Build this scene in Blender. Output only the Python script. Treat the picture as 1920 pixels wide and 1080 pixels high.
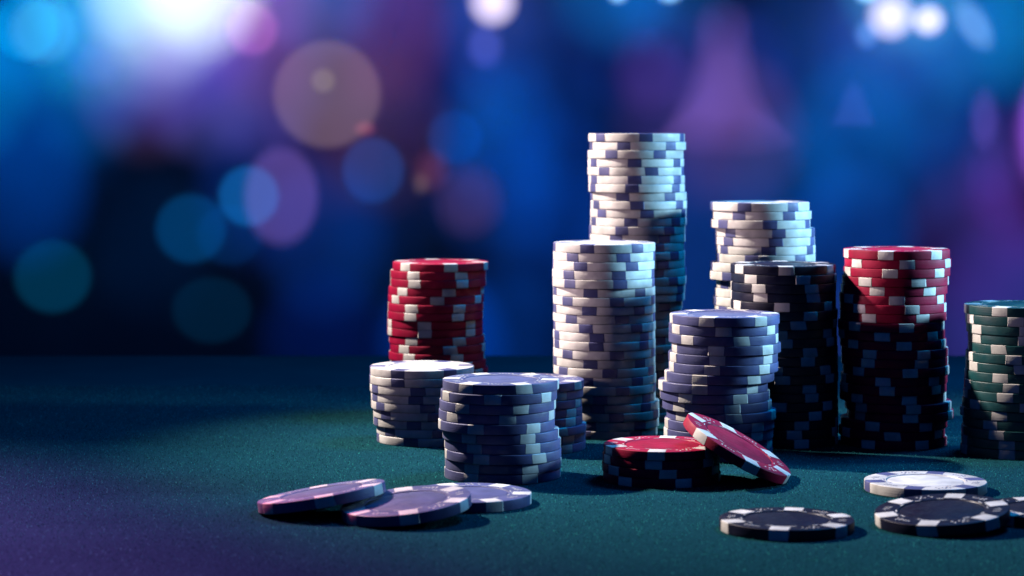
import bpy, math, random
import numpy as np
from mathutils import Matrix, Vector, Euler

for o in list(bpy.data.objects):
    bpy.data.objects.remove(o)
scene = bpy.context.scene
col = scene.collection
R = math.radians
random.seed(7)

def lin(c):
    return tuple((x / 255 / 12.92) if x / 255 <= 0.04045 else ((x / 255 + 0.055) / 1.055) ** 2.4 for x in c)

# ------------------------------------------------------------------ camera
H = 0.115            # eye height above the felt (m)
FPX = 4200.0         # focal length in photo pixels (1920 wide)
Y0 = 250.0           # photo row of the eye level
cd = bpy.data.cameras.new('camera')
cam = bpy.data.objects.new('camera', cd)
col.objects.link(cam)
cam.location = (0, 0, H)
cam.rotation_euler = (R(90), 0, 0)
cd.sensor_width = 36
cd.lens = FPX / 1920 * 36
cd.shift_y = -(540 - Y0) / 1920
cd.clip_start = 0.01
cd.clip_end = 60
cd.dof.use_dof = True
cd.dof.focus_distance = 0.765
cd.dof.aperture_fstop = 18.5
scene.camera = cam

# ------------------------------------------------------------------ world, exposure
w = bpy.data.worlds.new('World')
scene.world = w
w.use_nodes = True
bg = w.node_tree.nodes['Background']
bg.inputs[0].default_value = (0.004, 0.045, 0.24, 1)
bg.inputs[1].default_value = 0.34
scene.cycles.diffuse_bounces = 0
scene.cycles.transparent_max_bounces = 128
scene.view_settings.view_transform = 'Standard'
scene.view_settings.look = 'None'
scene.view_settings.exposure = 0
scene.view_settings.gamma = 1

# ------------------------------------------------------------------ lamps
def spot(name, loc, target, color, power, cone, blend, radius):
    ld = bpy.data.lights.new(name, 'SPOT')
    o = bpy.data.objects.new(name, ld)
    col.objects.link(o)
    o.location = loc
    d = Vector(target) - Vector(loc)
    o.rotation_euler = d.to_track_quat('-Z', 'Y').to_euler()
    ld.color = color
    ld.energy = power
    ld.spot_size = R(cone)
    ld.spot_blend = blend
    ld.shadow_soft_size = radius
    return o

# warm key lamp on the left, level with the rear stacks
spot('key_lamp', (-0.34, 0.98, 0.41), (0.07, 0.785, 0.05), (1.0, 0.86, 0.77), 38.0, 46.5, 0.95, 0.010)
# pinkish lamp lower on the left that rakes over the tops of the tall stacks
spot('fill_lamp', (-0.52, 0.755, 0.125), (0.10, 0.86, 0.082), (1.0, 0.72, 0.80), 6.5, 18, 0.9, 0.02)
# periwinkle lamp low on the right
spot('side_lamp', (0.55, 0.86, 0.20), (0.06, 0.83, 0.07), (0.33, 0.70, 1.0), 26.0, 34, 1.0, 0.045)
# violet wash over the left and front of the table
spot('violet_lamp', (-0.42, 0.96, 0.50), (-0.265, 0.57, 0.0), (1.0, 0.09, 0.36), 125.0, 45, 1.0, 0.06)
# blue lamp overhead on the right
spot('overhead_lamp', (0.36, 1.02, 0.62), (0.06, 0.90, 0.0), (0.0, 0.34, 1.0), 17.0, 76, 1.0, 0.12)

# unseen spots added to tint the far wall with a blurred gradient: (photo x, y, radius) -> wall spot
WALL_Y = 3.0
def wall_pt(px, py):
    return Vector(((px - 960) * WALL_Y / FPX, WALL_Y, H - (py - Y0) * WALL_Y / FPX))
WALL_ALB = 0.12
def wash(px, py, rad, rgb, gain=1.0):
    t = wall_pt(px, py)
    loc = Vector((t.x, WALL_Y - 0.75, t.z + 0.50))
    if loc.z < 0.33: loc.z = 0.33
    d = (t - loc).length
    half = math.atan(rad * WALL_Y / FPX / d)
    c = rgb
    m = max(c)
    # radiance m on the wall: L = albedo/pi * P/(4 pi d^2) * cos
    cosi = 0.75 / d
    P = m * gain * math.pi / WALL_ALB * 4 * math.pi * d * d / cosi
    spot('added_wash_lamp', loc, t, tuple(x / m for x in c), P, math.degrees(2 * half), 1.0, 0.0)
WASH = [
    (320, -70, 190, (0.45, 0.52, 0.60)),
    (160, -60, 150, (0.0062, 0.1302, 0.1944)),
    (270, -60, 150, (0.0945, 0.2425, 0.1593)),
    (380, -60, 150, (0.5651, 0.7192, 0.5451)),
    (490, -60, 150, (0.1047, 0.0389, 0.2624)),
    (600, -60, 150, (0.0000, 0.0558, 0.2033)),
    (710, -60, 150, (0.0000, 0.0000, 0.1064)),
    (1150, -60, 150, (0.0000, 0.0736, 0.2751)),
    (1260, -60, 150, (0.0000, 0.0396, 0.1797)),
    (1700, -60, 150, (0.0154, 0.1704, 0.2490)),
    (60, 40, 150, (0.0000, 0.0596, 0.1897)),
    (170, 40, 150, (0.0000, 0.1164, 0.0000)),
    (280, 40, 150, (0.0998, 0.1373, 0.1731)),
    (500, 40, 150, (0.0573, 0.0000, 0.0212)),
    (720, 40, 150, (0.0666, 0.0000, 0.0000)),
    (940, 40, 150, (0.0000, 0.0204, 0.1480)),
    (1160, 40, 150, (0.0001, 0.0067, 0.0740)),
    (1820, 40, 150, (0.0000, 0.0655, 0.1752)),
    (1930, 40, 150, (0.0000, 0.0640, 0.1671)),
    (-60, 140, 150, (0.0000, 0.0972, 0.2824)),
    (160, 140, 150, (0.0005, 0.0436, 0.1815)),
    (270, 140, 150, (0.0400, 0.0200, 0.0600)),
    (380, 140, 150, (0.0352, 0.0379, 0.2034)),
    (490, 140, 150, (0.0343, 0.0235, 0.1298)),
    (600, 140, 150, (0.0080, 0.0037, 0.0627)),
    (820, 140, 150, (0.0000, 0.0000, 0.0207)),
    (1040, 140, 150, (0.0000, 0.0044, 0.0466)),
    (1260, 140, 150, (0.0045, 0.0055, 0.0479)),
    (1370, 140, 150, (0.0031, 0.0080, 0.0848)),
    (1700, 140, 150, (0.0000, 0.0234, 0.0399)),
    (610, 240, 150, (0.0137, 0.0037, 0.0130)),
    (720, 240, 150, (0.0226, 0.0087, 0.0249)),
    (940, 240, 150, (0.0000, 0.0199, 0.1296)),
    (1050, 240, 150, (0.0000, 0.0097, 0.0744)),
    (1270, 240, 150, (0.0121, 0.0105, 0.0713)),
    (1380, 240, 150, (0.0332, 0.0130, 0.0345)),
    (1600, 240, 150, (0.0000, 0.0286, 0.0980)),
    (2040, 240, 150, (0.6317, 0.1903, 1.4738)),
    (50, 340, 150, (0.0000, 0.0203, 0.1469)),
    (490, 340, 150, (0.0001, 0.0075, 0.0775)),
    (710, 340, 150, (0.0000, 0.0013, 0.0220)),
    (930, 340, 150, (0.0002, 0.0179, 0.1298)),
    (1040, 340, 150, (0.0000, 0.0049, 0.0489)),
    (1480, 340, 150, (0.0000, 0.0223, 0.1171)),
    (1810, 340, 150, (0.0023, 0.0127, 0.0617)),
    (1920, 340, 150, (0.0277, 0.0027, 0.0501)),
    (280, 440, 150, (0.0000, 0.0030, 0.0140)),
    (610, 440, 150, (0.0000, 0.0117, 0.0935)),
    (720, 440, 150, (0.0000, 0.0042, 0.0197)),
    (1050, 440, 150, (0.0000, 0.0126, 0.0993)),
    (1600, 440, 150, (0.0016, 0.0225, 0.1493)),
    (1820, 440, 150, (0.0144, 0.0000, 0.0328)),
    (610, 640, 150, (0.0000, 0.0035, 0.0476)),
    (830, 640, 150, (0.0000, 0.0178, 0.1577)),
    (940, 640, 150, (0.0000, 0.0135, 0.0989)),
    (1490, 640, 150, (0.0091, 0.0303, 0.1847)),
    (280, -60, 260, (0.0181, 0.0000, 0.3418)),
    (620, -60, 260, (0.0000, 0.0265, 0.0132)),
    (790, -60, 260, (0.0032, 0.0156, 0.1458)),
    (60, 80, 260, (0.0000, 0.0322, 0.1735)),
    (1590, 80, 260, (0.0003, 0.0178, 0.1227)),
    (1760, 80, 260, (0.0000, 0.0197, 0.1730)),
    (1640, 220, 260, (0.0000, 0.0079, 0.0550)),
    (1300, 500, 260, (0.0020, 0.0233, 0.1541)),
    (1930, 640, 260, (0.0228, 0.0212, 0.1732)),
]
for a in WASH:
    wash(*a)

# ------------------------------------------------------------------ materials
def new_mat(name):
    m = bpy.data.materials.new(name)
    m.use_nodes = True
    nt = m.node_tree
    return m, nt, nt.nodes['Principled BSDF']

def chip_mat(name, rgb, rough=0.42, spec=0.5, sheen=0.0):
    m, nt, p = new_mat(name)
    N, L = nt.nodes, nt.links
    tc = N.new('ShaderNodeTexCoord')
    oi = N.new('ShaderNodeObjectInfo')
    # mottled colour, different on every chip
    add = N.new('ShaderNodeVectorMath'); add.operation = 'ADD'
    sc = N.new('ShaderNodeVectorMath'); sc.operation = 'SCALE'; sc.inputs[0].default_value = (1, 1, 1)
    L.new(oi.outputs['Random'], sc.inputs['Scale'])
    L.new(tc.outputs['Object'], add.inputs[0]); L.new(sc.outputs[0], add.inputs[1])
    n1 = N.new('ShaderNodeTexNoise'); n1.inputs['Scale'].default_value = 160; n1.inputs['Detail'].default_value = 5
    L.new(add.outputs[0], n1.inputs['Vector'])
    mr = N.new('ShaderNodeMapRange')
    mr.inputs['From Min'].default_value = 0.3; mr.inputs['From Max'].default_value = 0.7
    mr.inputs['To Min'].default_value = 0.72; mr.inputs['To Max'].default_value = 1.16
    L.new(n1.outputs['Fac'], mr.inputs['Value'])
    rnd = N.new('ShaderNodeMapRange')
    rnd.inputs['To Min'].default_value = 0.86; rnd.inputs['To Max'].default_value = 1.08
    L.new(oi.outputs['Random'], rnd.inputs['Value'])
    mul = N.new('ShaderNodeMath'); mul.operation = 'MULTIPLY'
    L.new(mr.outputs[0], mul.inputs[0]); L.new(rnd.outputs[0], mul.inputs[1])
    cs = N.new('ShaderNodeVectorMath'); cs.operation = 'SCALE'; cs.inputs[0].default_value = rgb
    L.new(mul.outputs[0], cs.inputs['Scale'])
    L.new(cs.outputs[0], p.inputs['Base Color'])
    # roughness from handling
    n2 = N.new('ShaderNodeTexNoise'); n2.inputs['Scale'].default_value = 420; n2.inputs['Detail'].default_value = 6
    L.new(add.outputs[0], n2.inputs['Vector'])
    mr2 = N.new('ShaderNodeMapRange')
    mr2.inputs['From Min'].default_value = 0.3; mr2.inputs['From Max'].default_value = 0.7
    mr2.inputs['To Min'].default_value = rough - 0.08; mr2.inputs['To Max'].default_value = rough + 0.14
    L.new(n2.outputs['Fac'], mr2.inputs['Value']); L.new(mr2.outputs[0], p.inputs['Roughness'])
    p.inputs['Specular IOR Level'].default_value = spec
    p.inputs['Sheen Weight'].default_value = sheen
    p.inputs['Sheen Roughness'].default_value = 0.4
    # fine lathe lines round the edge and grain on the faces
    st = N.new('ShaderNodeMapping'); st.inputs['Scale'].default_value = (60, 60, 3200)
    L.new(add.outputs[0], st.inputs['Vector'])
    n3 = N.new('ShaderNodeTexNoise'); n3.inputs['Scale'].default_value = 1; n3.inputs['Detail'].default_value = 3
    L.new(st.outputs[0], n3.inputs['Vector'])
    n4 = N.new('ShaderNodeTexNoise'); n4.inputs['Scale'].default_value = 1500; n4.inputs['Detail'].default_value = 3
    L.new(add.outputs[0], n4.inputs['Vector'])
    sm = N.new('ShaderNodeMath'); sm.operation = 'ADD'
    L.new(n3.outputs['Fac'], sm.inputs[0]); L.new(n4.outputs['Fac'], sm.inputs[1])
    bp = N.new('ShaderNodeBump'); bp.inputs['Strength'].default_value = 0.35; bp.inputs['Distance'].default_value = 0.00012
    L.new(sm.outputs[0], bp.inputs['Height']); L.new(bp.outputs[0], p.inputs['Normal'])
    return m

MAT = {
    'white': chip_mat('white_chip_clay', (0.80, 0.77, 0.73)),
    'blue':  chip_mat('blue_chip_clay', (0.078, 0.084, 0.235), 0.48, 0.5, 0.10),
    'red':   chip_mat('red_chip_clay', (0.36, 0.004, 0.045), 0.52, 0.22),
    'black': chip_mat('black_chip_clay', (0.009, 0.009, 0.030), 0.42, 0.22),
    'green': chip_mat('green_chip_clay', (0.005, 0.066, 0.072)),
}

def felt_mat():
    m, nt, p = new_mat('teal_felt')
    N, L = nt.nodes, nt.links
    tc = N.new('ShaderNodeTexCoord')
    n1 = N.new('ShaderNodeTexNoise'); n1.inputs['Scale'].default_value = 2600; n1.inputs['Detail'].default_value = 3
    L.new(tc.outputs['Object'], n1.inputs['Vector'])
    n2 = N.new('ShaderNodeTexNoise'); n2.inputs['Scale'].default_value = 35; n2.inputs['Detail'].default_value = 4
    L.new(tc.outputs['Object'], n2.inputs['Vector'])
    mx = N.new('ShaderNodeMath'); mx.operation = 'MULTIPLY_ADD'; mx.inputs[1].default_value = 0.3
    L.new(n2.outputs['Fac'], mx.inputs[0]); L.new(n1.outputs['Fac'], mx.inputs[2])
    cr = N.new('ShaderNodeValToRGB')
    cr.color_ramp.elements[0].position = 0.42; cr.color_ramp.elements[0].color = (0.007, 0.038, 0.056, 1)
    cr.color_ramp.elements[1].position = 0.88; cr.color_ramp.elements[1].color = (0.011, 0.075, 0.092, 1)
    L.new(mx.outputs[0], cr.inputs[0]); L.new(cr.outputs[0], p.inputs['Base Color'])
    p.inputs['Roughness'].default_value = 0.95
    p.inputs['Specular IOR Level'].default_value = 0.0
    bp = N.new('ShaderNodeBump'); bp.inputs['Strength'].default_value = 0.6; bp.inputs['Distance'].default_value = 0.0003
    L.new(n1.outputs['Fac'], bp.inputs['Height']); L.new(bp.outputs[0], p.inputs['Normal'])
    return m
FELT = felt_mat()

def fibre_mat():
    m, nt, p = new_mat('felt_fibre')
    N, L = nt.nodes, nt.links
    g = N.new('ShaderNodeNewGeometry')
    cr = N.new('ShaderNodeValToRGB')
    cr.color_ramp.elements[0].color = (0.006, 0.035, 0.05, 1)
    cr.color_ramp.elements[1].color = (0.07, 0.58, 0.52, 1)
    e = cr.color_ramp.elements.new(0.70); e.color = (0.012, 0.10, 0.12, 1)
    L.new(g.outputs['Random Per Island'], cr.inputs[0])
    d = N.new('ShaderNodeBsdfDiffuse'); t = N.new('ShaderNodeBsdfTranslucent'); mx = N.new('ShaderNodeMixShader')
    L.new(cr.outputs[0], d.inputs['Color']); L.new(cr.outputs[0], t.inputs['Color'])
    L.new(d.outputs[0], mx.inputs[1]); L.new(t.outputs[0], mx.inputs[2])
    N.remove(p)
    L.new(mx.outputs[0], N['Material Output'].inputs['Surface'])
    return m

def wall_mat():
    m, nt, p = new_mat('matt_wall_paint')
    N, L = nt.nodes, nt.links
    tc = N.new('ShaderNodeTexCoord')
    n1 = N.new('ShaderNodeTexNoise'); n1.inputs['Scale'].default_value = 6; n1.inputs['Detail'].default_value = 2
    L.new(tc.outputs['Object'], n1.inputs['Vector'])
    cr = N.new('ShaderNodeValToRGB')
    cr.color_ramp.elements[0].position = 0.3; cr.color_ramp.elements[0].color = (0.105, 0.105, 0.105, 1)
    cr.color_ramp.elements[1].position = 0.7; cr.color_ramp.elements[1].color = (0.135, 0.135, 0.135, 1)
    L.new(n1.outputs['Fac'], cr.inputs[0]); L.new(cr.outputs[0], p.inputs['Base Color'])
    p.inputs['Roughness'].default_value = 1
    p.inputs['Specular IOR Level'].default_value = 0
    return m

def glow_mat(name, rgb, strength, see_through=True):
    m = bpy.data.materials.new(name)
    m.use_nodes = True
    nt = m.node_tree
    nt.nodes.clear()
    out = nt.nodes.new('ShaderNodeOutputMaterial')
    em = nt.nodes.new('ShaderNodeEmission')
    em.inputs[0].default_value = (*lin(rgb), 1)
    em.inputs[1].default_value = strength
    if see_through:
        tr = nt.nodes.new('ShaderNodeBsdfTransparent')
        ad = nt.nodes.new('ShaderNodeAddShader')
        nt.links.new(tr.outputs[0], ad.inputs[0]); nt.links.new(em.outputs[0], ad.inputs[1])
        nt.links.new(ad.outputs[0], out.inputs[0])
    else:
        nt.links.new(em.outputs[0], out.inputs[0])
    return m

# ------------------------------------------------------------------ mesh helpers
def mesh(name, verts, faces, mat, smooth_angle=None):
    me = bpy.data.meshes.new(name)
    me.from_pydata(verts, [], faces)
    me.update()
    if mat: me.materials.append(mat)
    if smooth_angle is not None:
        me.polygons.foreach_set('use_smooth', [True] * len(me.polygons))
        me.set_sharp_from_angle(angle=R(smooth_angle))
    return me

def obj(name, me, parent=None):
    o = bpy.data.objects.new(name, me)
    col.objects.link(o)
    if parent: o.parent = parent
    return o

def tag(o, label=None, cat=None, group=None, kind=None):
    if label: o['label'] = label
    if cat: o['category'] = cat
    if group: o['group'] = group
    if kind: o['kind'] = kind
    return o

def lathe(profile, seg=72):
    """profile (r, z) from the top axis to the bottom axis"""
    v, f = [], []
    idx = []
    for r, z in profile:
        if r < 1e-9:
            idx.append([len(v)]); v.append((0, 0, z))
        else:
            ring = []
            for k in range(seg):
                a = 2 * math.pi * k / seg
                ring.append(len(v)); v.append((r * math.cos(a), r * math.sin(a), z))
            idx.append(ring)
    for i in range(len(idx) - 1):
        A, B = idx[i], idx[i + 1]
        for k in range(seg):
            k2 = (k + 1) % seg
            if len(A) == 1: f.append((A[0], B[k], B[k2]))
            elif len(B) == 1: f.append((A[k], B[0], A[k2]))
            else: f.append((A[k], B[k], B[k2], A[k2]))
    return v, f

# ------------------------------------------------------------------ the table
def build_table():
    # a slab with a softly rounded far edge
    far, near, half, th = 1.17, -0.25, 1.1, 0.04
    prof = [(near, -th), (near, -0.008), (near + 0.002, -0.003), (near + 0.008, 0)]
    prof += [(far - 0.012, 0), (far - 0.004, -0.003), (far, -0.012), (far, -th)]
    v, f = [], []
    for x in (-half, half):
        for y, z in prof: v.append((x, y, z))
    n = len(prof)
    for i in range(n - 1): f.append((i, n + i, n + i + 1, i + 1))
    f.append((n - 1, 2 * n - 1, n, 0))
    f.append(tuple(range(n))); f.append(tuple(range(2 * n - 1, n - 1, -1)))
    o = obj('table_top', mesh('table_top', v, f, FELT))
    tag(o, 'blue-green felt table top under all the poker chips', None, None, 'structure')
    # short standing fibres of the felt
    rng = np.random.default_rng(3)
    n = 300000
    y = 0.56 + 0.46 * rng.random(n) ** 0.8
    x = (rng.random(n) - 0.5) * 2 * (y * 960 / FPX + 0.03)
    a = rng.random(n) * 2 * np.pi
    wd = (0.06 + 0.10 * rng.random(n)) * 1e-3
    hh = (0.10 + 0.55 * rng.random(n) ** 2) * 1e-3
    lx = rng.normal(0, 0.28e-3, n); ly = rng.normal(0, 0.28e-3, n)
    V = np.empty((n, 3, 3), np.float32)
    V[:, 0] = np.stack([x - wd * np.cos(a), y - wd * np.sin(a), np.full(n, -2e-5)], 1)
    V[:, 1] = np.stack([x + wd * np.cos(a), y + wd * np.sin(a), np.full(n, -2e-5)], 1)
    V[:, 2] = np.stack([x + lx, y + ly, hh], 1)
    me = bpy.data.meshes.new('felt_fibres')
    me.vertices.add(3 * n); me.vertices.foreach_set('co', V.ravel())
    me.loops.add(3 * n); me.loops.foreach_set('vertex_index', np.arange(3 * n, dtype=np.int32))
    me.polygons.add(n); me.polygons.foreach_set('loop_start', np.arange(0, 3 * n, 3, dtype=np.int32))
    me.update(); me.validate()
    me.materials.append(fibre_mat())
    tag(obj('felt_fibres', me), 'short fuzzy fibres standing up from the blue-green felt', 'felt', None, 'stuff')
build_table()

def build_wall():
    v = [(-4, WALL_Y, -1.2), (4, WALL_Y, -1.2), (4, WALL_Y, 2.2), (-4, WALL_Y, 2.2)]
    v += [(x, WALL_Y + 0.1, z) for x, _, z in v]
    f = [(0, 1, 2, 3), (5, 4, 7, 6), (4, 0, 3, 7), (1, 5, 6, 2), (3, 2, 6, 7), (4, 5, 1, 0)]
    o = obj('back_wall', mesh('back_wall', v, f, wall_mat()))
    tag(o, 'far wall washed in blue and violet light from added lamps', None, None, 'structure')
build_wall()

# ------------------------------------------------------------------ chips
MM = 0.001
CR, CT = 19.5, 3.3
RIM = [(19.2, CT), (19.38, CT - 0.05), (19.47, CT - 0.14), (19.5, CT - 0.28), (19.5, 0.28), (19.47, 0.14), (19.38, 0.05), (19.2, 0.0)]
def body_mesh(mat):
    prof = [(0, CT - 0.30), (12.35, CT - 0.30), (12.55, CT - 0.04), (12.75, CT)] + RIM + [(12.75, 0), (12.55, 0.04), (12.35, 0.3), (0, 0.3)]
    v, f = lathe([(r * MM, z * MM) for r, z in prof], 84)
    return mesh('chip_body', v, f, mat, 40)

SPOT_W = 2.75
def spot_mesh(mat, rng):
    """one moulded edge insert: rectangle on both faces joined over the rim, edges a little ragged"""
    P = 0.035
    prof = [(13.75, CT + P)] + [(r + P, z + (P if z > CT / 2 else -P) * (0.9 if r < 19.4 else 0)) for r, z in RIM] + [(13.75, -P)]
    wob_l = [rng.gauss(0, 0.10) for _ in prof]; wob_r = [rng.gauss(0, 0.10) for _ in prof]
    sk = rng.gauss(0, 0.14)
    for k in range(3, 7):                # the side of the rim shows the widest wobble
        wob_l[k] += sk * (k - 4.5) * 0.5; wob_r[k] += sk * (k - 4.5) * 0.5 + rng.gauss(0, .1)
    NC = 6
    v, f = [], []
    for j, (r, z) in enumerate(prof):
        for c in range(NC + 1):
            y = (-SPOT_W + wob_l[j]) * (1 - c / NC) + (SPOT_W + wob_r[j]) * c / NC
            x = math.sqrt(max(r * r - y * y, 0)) if r > 14 else r
            v.append((x * MM, y * MM, z * MM))
    W = NC + 1
    for j in range(len(prof) - 1):
        for c in range(NC):
            f.append((j * W + c, (j + 1) * W + c, (j + 1) * W + c + 1, j * W + c + 1))
    n = len(prof)
    f.append(tuple((n - 1) * W + c for c in range(W)) + tuple(c for c in range(W - 1, -1, -1)))
    f.append(tuple(j * W for j in range(n - 1, -1, -1)))
    f.append(tuple(j * W + NC for j in range(n)))
    return mesh('edge_spot', v, f, mat, 40)

def inlay_mesh(mat):
    v, f = lathe([(0, (CT - 0.13) * MM), (11.75 * MM, (CT - 0.13) * MM), (12.05 * MM, (CT - 0.2) * MM), (12.1 * MM, (CT - 0.32) * MM), (0, (CT - 0.32) * MM)], 72)
    return mesh('inlay', v, f, mat, 40)

def prism(pts, z0, z1, v, f):
    b = len(v); n = len(pts)
    v += [(x * MM, y * MM, z1 * MM) for x, y in pts] + [(x * MM, y * MM, z0 * MM) for x, y in pts]
    f.append(tuple(range(b, b + n)))
    for k in range(n):
        k2 = (k + 1) % n
        f.append((b + k, b + n + k, b + n + k2, b + k2))
def disc(cx, cy, r, n=8):
    return [(cx + r * math.cos(2 * math.pi * k / n), cy + r * math.sin(2 * math.pi * k / n)) for k in range(n)]

def dice_mesh(mat, kind):
    """printed dice between two spots; x is radial"""
    v, f = [], []
    z0, z1 = CT - 0.05, CT + 0.035
    def die(cx, cy, ang, pips):
        ca, sa = math.cos(ang), math.sin(ang)
        for px, py in pips:
            q = (cx + px * ca - py * sa, cy + px * sa + py * ca)
            prism(disc(*q, 0.36), z0, z1, v, f)
    five = [(-.85, -.85), (.85, -.85), (0, 0), (-.85, .85), (.85, .85)]
    if kind == 0:
        die(16.0, 1.5, 0.35, five); die(16.3, -1.5, -0.5, [(-.6, -.6), (.6, .6)])
    elif kind == 1:
        for cy in (-1.0, 1.0):
            prism([(15.0, cy - .18), (17.2, cy + .35), (17.2, cy + .75), (15.0, cy + .22)], z0, z1, v, f)
        prism(disc(16.2, 2.9, 0.25), z0, z1, v, f)
    else:
        die(16.1, 1.2, 0.8, [(-.7, -.7), (0, 0), (.7, .7)]); die(16.1, -1.6, 0.2, [(-.6, -.6), (.6, -.6), (-.6, .6), (.6, .6)])
    return mesh('dice_print', v, f, mat)

def ring_mesh(mat):
    """dashes and dots printed just outside the inlay"""
    v, f = [], []
    z0, z1 = CT - 0.05, CT + 0.03
    for k in range(12):
        a0 = math.pi * 2 * (k + .5) / 12 - 0.075; a1 = a0 + 0.15
        prism([(13.0 * math.cos(a0), 13.0 * math.sin(a0)), (13.36 * math.cos(a0), 13.36 * math.sin(a0)),
               (13.36 * math.cos(a1), 13.36 * math.sin(a1)), (13.0 * math.cos(a1), 13.0 * math.sin(a1))], z0, z1, v, f)
    for k in range(6):
        a = math.pi * 2 * (k + .5) / 6
        for s in (-0.055, 0.055) if k % 3 == 0 else ():
            prism(disc(13.6 * math.cos(a + s), 13.6 * math.sin(a + s), .34), z0, z1, v, f)
    return mesh('ring_print', v, f, mat)

rng = random.Random(11)
BODY = {c: body_mesh(MAT[c]) for c in MAT}
INLAY = {c: inlay_mesh(MAT[c]) for c in MAT}
SPOTCOL = {'white': 'blue', 'blue': 'white', 'red': 'white', 'black': 'white', 'green': 'white'}
SPOTS = {c: [spot_mesh(MAT[c], rng) for _ in range(8)] for c in ('white', 'blue')}
DICE = {c: [dice_mesh(MAT[c], k) for k in range(3)] for c in ('white', 'blue')}
RING = {c: ring_mesh(MAT[c]) for c in ('white', 'blue')}

def chip(color, loc, rot, label, group, face=False, zs=1.0):
    """rot: Euler; the spots sit every 60 degrees from local -Y turned by rot z"""
    root = bpy.data.objects.new('poker_chip', None)
    col.objects.link(root)
    root.empty_display_size = 0.01
    root.location = loc
    root.rotation_euler = rot
    root.scale = (1, 1, zs)
    tag(root, label, 'poker chip', group)
    obj('body', BODY[color], root)
    sc = SPOTCOL[color]
    for k in range(6):
        s = obj('edge_spot', rng.choice(SPOTS[sc]), root)
        s.rotation_euler = (0, 0, R(60 * k - 90))
    if face:
        obj('inlay', INLAY[color], root)
        obj('ring_print', RING[sc], root)
        for k in range(6):
            d = obj('dice_print', DICE[sc][k % 3], root)
            d.rotation_euler = (0, 0, R(60 * k - 60))
    return root

def ordinal(n):
    names = ['', 'second', 'third', 'fourth', 'fifth', 'sixth', 'seventh', 'eighth', 'ninth', 'tenth']
    if n <= 10: return names[n - 1]
    suf = 'th' if n % 100 in (11, 12, 13) else {1: 'st', 2: 'nd', 3: 'rd'}.get(n % 10, 'th')
    return '%d%s' % (n, suf)

def stack(color, wpx, ytop, n, chips, desc, where, group):
    """wpx: chip width in photo px (gives depth), ytop: row of the top face centre; chips: list of
    (centre px, spot px) from the top; missing ones are drawn at random"""
    Y = 39 * MM * FPX / wpx
    ztop = H - (ytop - Y0) * Y / FPX
    t = ztop / n
    last = chips[0][0]
    for i in range(n):
        if i < len(chips) and chips[i][0] is not None: cx = chips[i][0]
        else: cx = last + rng.uniform(-4, 4)
        last = cx if i < len(chips) else chips[-1][0] or last
        sp = chips[i][1] if i < len(chips) else None
        # perspective turns the front of an off-centre chip away from the axis
        if sp is None: ang = rng.uniform(-30, 30)
        else: ang = math.degrees(math.asin(max(-0.97, min(0.97, (sp - cx) / (wpx / 2)))))
        X = (cx - 960) * Y / FPX
        ang -= math.degrees(math.atan2(X, Y))
        if n == 1: place = where
        elif i == 0: place = 'top chip of ' + where
        elif i == n - 1: place = 'bottom chip of ' + where
        else: place = ordinal(i + 1) + ' from the top of ' + where
        chip(color, (X, Y + rng.uniform(-.0006, .0006), ztop - (i + 1) * t),
             Euler((0, 0, R(ang))), desc + ', ' + place, group, i == 0, 0.982 * t / (CT * MM))

def conv(ox, sc, rows, half=None):
    """rows (left, right, spot) in zoomed coordinates -> (centre, spot) in photo px"""
    out = []
    for l, r, s in rows:
        if l is None and r is None: c = None
        elif l is None: c = r / sc + ox - half
        elif r is None: c = l / sc + ox + half
        else: c = (l + r) / 2 / sc + ox
        out.append((c, None if s is None else s / sc + ox))
    return out

N_ = None
WD = 'white chip with blue spots'
# tallest white stack
rows = conv(1060, 4.5, [(200, 1002, 680), (212, 1012, 495), (192, 992, 390), (195, 995, 585), (192, 995, 727), (200, 1002, 585), (200, 1002, 562),
                        (215, 1020, 485), (218, 1020, 605), (218, 1015, 690), (218, 1015, 555), (208, 1005, 478), (210, 1005, 430)])
rows += conv(1000, 4.154, [(N_, 1175, 970), (N_, 1180, 1098), (N_, 1180, 1005), (N_, 1190, 965), (N_, 1190, 1090), (N_, 1180, 1143), (N_, 1178, 1135),
                           (N_, 1160, 1020), (N_, 1150, N_), (N_, 1152, N_), (N_, 1155, N_), (N_, 1155, 985), (N_, 1160, N_), (N_, 1158, 965)], 90)
stack('white', 180, 250, 34, rows, WD, 'the tallest stack', 'white chips in the tallest stack')
# white stack in front of it
rows = conv(1000, 4.154, [(157, 947, 420), (157, 945, 700), (155, 940, 370), (152, 938, 665), (152, 940, 675), (160, 943, 447), (157, 945, 650), (160, 945, 438),
                          (155, 945, 690), (163, 947, 410), (157, 945, 495), (162, 945, 490), (160, 945, 650), (160, 945, 445)])
rows += conv(1000, 4.909, [(190, 1120, 705), (192, 1130, 955), (188, 1125, 820), (190, 1120, 1040), (218, 1160, 1035), (220, 1160, 765), (218, 1155, 980), (205, 1140, 940)])
stack('white', 191, 454, 22, rows, WD, 'the white stack before the tallest', 'white chips in the stack before the tallest one')
# red stack, left rear
rows = conv(680, 4.5, [(257, 1057, 742), (232, 1042, 428), (235, 1042, 438), (220, 1025, 725), (218, 1020, 630), (217, 1018, 413), (212, 1018, 402), (212, 1010, 523),
                       (212, 1008, 523), (225, 1025, 412), (232, 1038, 738), (222, 1030, 392), (235, 1035, 880), (250, 1055, 980)])
RD = 'red chip with white spots'
stack('red', 179, 490, 19, rows, RD, 'the leftmost tall red stack', 'red chips in the left rear stack')
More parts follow.
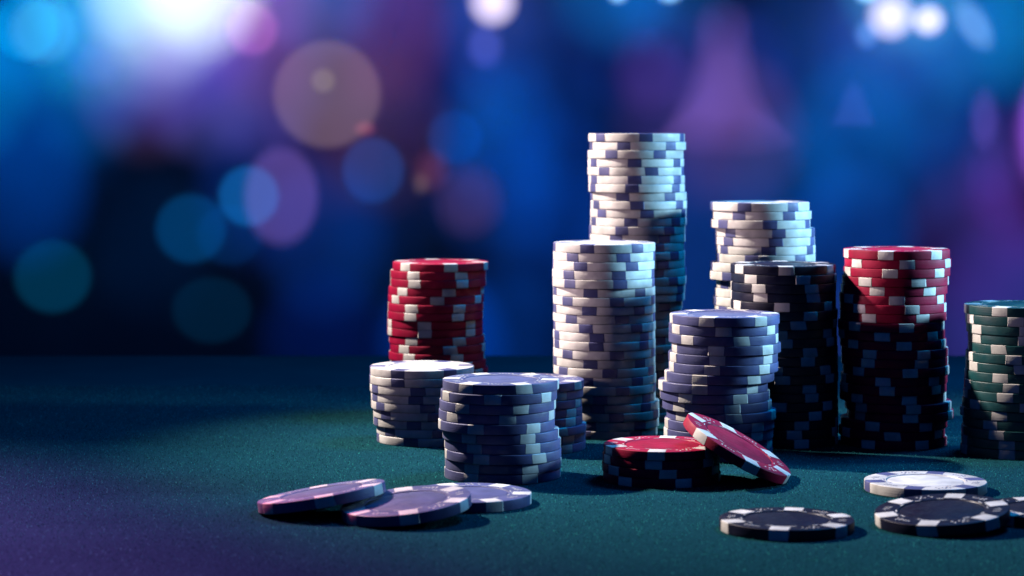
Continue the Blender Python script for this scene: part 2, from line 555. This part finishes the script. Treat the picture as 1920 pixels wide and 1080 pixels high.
# short white stack
rows = conv(680, 4.1545, [(58, 866, 275), (56, 864, 275), (58, 868, 430), (66, 876, 415), (66, 878, 505), (84, 892, N_), (84, 894, N_), (110, 920, N_), (112, 922, N_)])
for i, s in ((5, 724), (6, 776.6), (7, 731.7), (8, 771)): rows[i] = (rows[i][0], s)
stack('white', 195, 685, 9, rows, WD, 'the short white stack', 'white chips in the short stack')
# frontmost blue stack
rows = conv(680, 4.1545, [(622, 1530, 1255), (612, 1510, 1015), (600, 1503, 1228), (592, 1500, 1125), (590, 1497, 880), (625, 1525, 830), (640, 1540, 870), (645, 1543, 925),
                          (645, 1545, 850), (640, 1540, 1300)])
BD = 'blue chip with white spots'
stack('blue', 218, 710, 10, rows, BD, 'the frontmost tall blue stack', 'blue chips in the frontmost stack')
# blue stack half hidden behind it
rows = conv(1000, 4.909, [(N_, 465, 412), (N_, 458, 245), (N_, 445, 412), (N_, 450, 348), (N_, 452, 340), (N_, 485, 250), (N_, 480, 320), (N_, 482, 300)], 100)
stack('blue', 200, 710, 8, rows, BD, 'the half hidden blue stack', 'blue chips in the half hidden stack')
# uneven blue stack
rows = conv(1220, 3.6, [(130, 867, 378), (122, 860, 490), (120, 860, 612), (137, 878, 440), (120, 855, 452), (125, 855, 413), (95, 830, 330), (48, 790, 330), (65, 800, 235),
                        (80, 815, 550), (110, 842, 560), (95, 830, 718), (88, 825, 713), (86, 820, 800), (88, 822, 745)])
stack('blue', 204.5, 587, 15, rows, BD, 'the uneven blue stack', 'blue chips in the uneven stack')
# white stack behind the black one
rows = conv(1300, 4.5, [(142, 975, 432), (162, 992, 388), (147, 983, 645), (187, 1022, 720), (187, 1025, 695), (193, 1030, 635), (193, 1027, 493), (143, N_, 420), (135, N_, 290),
                        (190, N_, 265), (180, N_, 420), (165, N_, 175), (175, N_, 250)], 93)
stack('white', 185, 378, 26, rows, WD, 'the white stack behind black chips', 'white chips in the stack behind the black one')
# black stack
rows = conv(1300, 4.5, [(320, 1190, 783), (325, 1198, 920), (322, 1195, 552), (322, 1195, 568), (325, 1192, 745), (335, 1210, 985)])
rows += conv(1420, 3.485, [(N_, 520, 265), (N_, 518, 455), (N_, 522, 475), (N_, 525, 343), (N_, 525, 328), (N_, 525, 440), (N_, 527, 468), (N_, 525, 337), (N_, 525, 352), (N_, 527, 455),
                           (N_, 527, 375), (N_, 528, 290), (N_, 528, 240), (N_, 526, 285)], 98.5)
KD = 'black chip with white spots'
stack('black', 196, 494, 20, rows, KD, 'the tall black stack', 'black chips in the tall stack')
# tall red stack on the right
rows = conv(1540, 4.91, [(205, 1175, 592), (218, 1185, 785), (212, 1172, 630), (193, 1165, 890), (190, 1150, 517), (180, 1130, 695), (178, 1140, 832), (182, 1140, 445), (165, 1110, 780),
                         (170, 1120, 560), (180, 1138, 757)])
rows += conv(1540, 4.5, [(170, 1060, 413), (170, 1060, 395), (178, 1073, 745), (170, 1055, 520), (160, 1045, 555), (160, 1045, 740), (195, 1090, 770), (215, 1112, 750),
                         (165, 1055, 433), (150, 1035, 600), (165, 1055, 402)])
stack('red', 197, 466, 22, rows, RD, 'the tall red stack at right', 'red chips in the right stack')
# green stack at the right edge
rows = conv(1760, 3.175, [(160, N_, 367), (165, N_, 460), (170, N_, 232), (180, N_, 232), (180, N_, 360), (165, N_, 445), (165, N_, 213), (160, N_, 368), (155, N_, 430), (150, N_, 395),
                          (145, N_, 222), (135, N_, 365), (150, N_, N_), (140, N_, 345), (140, N_, 405), (135, N_, N_)], 101.5)
stack('green', 203, 570, 16, rows, 'dark green chip with white spots', 'the green stack', 'green chips in the right edge stack')
# low red stack
rows = [(1242, 1230), (1240, 1226), (1239, 1252), (1241, 1281)]
stack('red', 220, 831, 4, rows, RD, 'the low red stack', 'red chips in the low stack')

# ---- loose chips
def loose(color, cx, wpx, rx, ry, rz, label, group, lift=0.0, dx=0.0):
    Y = 39 * MM * FPX / wpx
    X = (cx - 960) * Y / FPX + dx
    rot = Matrix.Rotation(R(ry), 4, 'Y') @ Matrix.Rotation(R(rx), 4, 'X') @ Matrix.Rotation(R(rz), 4, 'Z')
    lo = min((rot @ Vector((r * MM * math.cos(a), r * MM * math.sin(a), z * MM))).z
             for r, z in ((19.5, .28), (19.2, 0), (19.5, CT - .28)) for a in [k * math.pi / 36 for k in range(72)])
    c = chip(color, (X, Y, -lo + lift), rot.to_euler(), label, group, True)
    return c
loose('blue', 879, 235, 0, 0, -35, 'loose blue chip lying flat, rightmost of the three before the frontmost blue stack', 'three loose blue chips in front')
loose('blue', 763, 245, 3.0, -6.0, 5, 'loose blue chip in the middle of three, one edge resting on its flat neighbour', 'three loose blue chips in front')
loose('blue', 605, 241, -3.0, -9.1, 8, 'loose blue chip tilted up on the left of the three front blue chips', 'three loose blue chips in front')
loose('red', 1377, 221, 6.5, 28.8, 12, 'red chip with white spots leaning against the low red stack', 'red chips of the low pile')
loose('black', 1475, 252, 0, 0, -14, 'single black chip lying flat on the felt, apart from all others', 'loose chips at the front right')
loose('white', 1735, 227, 0, 0, -22, 'white chip with blue spots lying flat behind the loose black chips', 'loose chips at the front right')
loose('black', 1767, 250, 3.5, -4.3, -24, 'black chip tilted in front of the flat white chip, resting on another black chip', 'loose chips at the front right')
loose('black', 1962, 245, 0, 0, 10, 'black chip lying flat, cut off by the right edge of the photo', 'loose chips at the front right')

# ------------------------------------------------------------------ blur shapes of background lights, built as glowing shells
def bokeh_glow(px, py, rx, ry, rgb, strength, label, roll=0, shape='dome', soft=0.0):
    t = wall_pt(px, py)
    s = WALL_Y / FPX
    if shape == 'dome':
        prof = [(0, 1.0)] + [(math.sin(a), math.cos(a)) for a in [k * math.pi / 16 for k in range(1, 16)]] + [(0, -1.0)]
        v, f = lathe(prof, 40)
        v = [(x * rx * s, -z * 0.03, y * ry * s) for x, y, z in v]
        cz = 0
    else:      # bell shaped glow: list of (radius, height) in px
        v, f = lathe([(0, shape[0][1] * s)] + [(r * s, h * s) for r, h in shape] + [(0, shape[-1][1] * s)], 40)
        v = [(x, y * 0.4, z) for x, y, z in v]
        cz = -20 * s
    n = 1
    if soft:                       # nested glowing layers imitate a soft, blurred rim
        n = 7
        v0, f0, v, f = v, f, [], []
        for k in range(n):
            g = 1 + soft * (2 * k / (n - 1) - 1)
            f += [tuple(i + len(v) for i in q) for q in f0]
            v += [(x * g, y * g, (z - cz) * g + cz) for x, y, z in v0]
    o = obj('bokeh_glow', mesh('bokeh_glow', v, f, glow_mat('glow', rgb, strength * GLOW / n), 60))
    o.location = (t.x, WALL_Y - 0.06, t.z)
    o.rotation_euler = (0, R(roll), 0)
    tag(o, label, 'light', 'blurred lights built as glowing shells')
    return o

GLOW = 0.52
LIGHTS = [
    (116, 513, 70, 66, (0, 62, 92), .5, 'round dim teal light at the far left, just above the table'),
    (370, 425, 64, 63, (0, 66, 118), .5, 'round dim blue light overlapping a brighter blue one on its right'),
    (442, 436, 62, 56, (0, 44, 96), .35, 'very faint round blue light under the brighter blue one, left of centre'),
    (476, 365, 55, 55, (10, 100, 165), .5, 'round bright blue light overlapping the violet almond, left half'),
    (536, 365, 66, 88, (98, 72, 140), .5, 'tall violet almond shaped light, left of centre'),
    (408, 575, 72, 60, (0, 34, 58), .5, 'faint dark teal round light just above the table, left of the red stack'),
    (705, 318, 56, 60, (0, 62, 130), .5, 'round blue light with thin violet border above the leftmost red stack'),
    (620, 178, 98, 98, (118, 96, 92), .5, 'largest round light, brownish pink, upper left of centre'),
    (613, 153, 21, 21, (120, 112, 85), .4, 'small round pale yellow light inside the largest brownish light'),
    (482, 58, 47, 48, (150, 80, 125), .5, 'round pink light at the top, left of the largest light'),
    (68, 55, 60, 60, (0, 130, 170), .5, 'round cyan light in the top left corner'),
    (100, 60, 60, 58, (70, 120, 150), .45, 'round pale cyan light beside the white glare, top left'),
    (190, 125, 46, 38, (50, 60, 130), .35, 'pale blue crescent light under the white glare, top left'),
    (690, 241, 16, 11, (150, 70, 80), .45, 'tiny pink light at the lower edge of the largest light'),
    (880, 375, 55, 58, (75, 45, 75), .4, 'dull brownish pink round light above and right of the leftmost red stack'),
    (855, 258, 50, 50, (0, 60, 130), .35, 'round blue light left of the plain blue glow, upper centre'),
    (925, 195, 46, 52, (0, 66, 130), .35, 'faint round blue light below the small violet one, upper centre'),
    (910, 90, 30, 36, (75, 80, 165), .5, 'small violet light below the white light at the top centre'),
    (925, 8, 31, 32, (255, 235, 255), 1.1, 'bright white round light at the top centre'),
    (1656, 34, 31, 32, (255, 235, 255), 1.0, 'larger of two bright white lights at the upper right'),
    (1725, 42, 22, 22, (255, 235, 255), 1.0, 'smaller of two bright white lights at the upper right'),
    (1612, 68, 18, 22, (90, 130, 190), .6, 'small pale blue light at lower left of the larger white light'),
    (1155, -4, 15, 12, (150, 210, 240), .9, 'left of two small pale lights cut by the top edge'),
    (1250, -4, 18, 12, (150, 210, 240), .9, 'right of two small pale lights cut by the top edge'),
    (1612, -4, 16, 12, (150, 210, 240), 1.0, 'small pale cyan light cut by the top edge, above the white pair'),
    (1215, 140, 58, 66, (56, 26, 84), .5, 'dim round plum light above the tallest stack'),
    (812, 318, 26, 30, (110, 50, 62), .4, 'small reddish brown light between the two blue discs and the dull pink one'),
    (793, 342, 14, 17, (110, 90, 80), .35, 'tiny pale brown light above the leftmost red stack, beside a reddish one'),
    (1828, 225, 22, 48, (85, 62, 140), .45, 'slim violet almond light at the right, above the green stack'),
    (1850, 350, 40, 60, (65, 40, 130), .35, 'soft violet oval light at the far right, above the green stack'),
]
SOFT = {812: .5, 793: .4, 925: .6, 1656: .55, 1725: .55, 536: .12, 880: .3, 1215: .35, 1828: .3, 1850: .5, 910: .3, 690: .4, 482: .12, 620: .06, 190: .3, 1612: .4, 1155: .4, 1250: .4, 100: .15}
for a in LIGHTS:
    bokeh_glow(*a, soft=SOFT.get(a[0], 0.08))
bokeh_glow(1808, 50, 24, 46, (120, 160, 205), .5, 'pale slanting oval light right of the white pair', roll=-32, soft=.3)
bokeh_glow(1348, 150, 0, 0, (118, 84, 158), .45, 'tall violet bell shaped light right of the tallest stack',
           shape=[(6, 97), (26, 92), (37, 75), (42, 30), (52, -20), (74, -62), (98, -86), (88, -98), (40, -108)], soft=.40)
bokeh_glow(1588, 195, 0, 0, (62, 66, 140), .3, 'small faint violet triangular light above the black stack',
           shape=[(4, 36), (16, 22), (26, -10), (38, -36), (30, -40)], soft=.2)
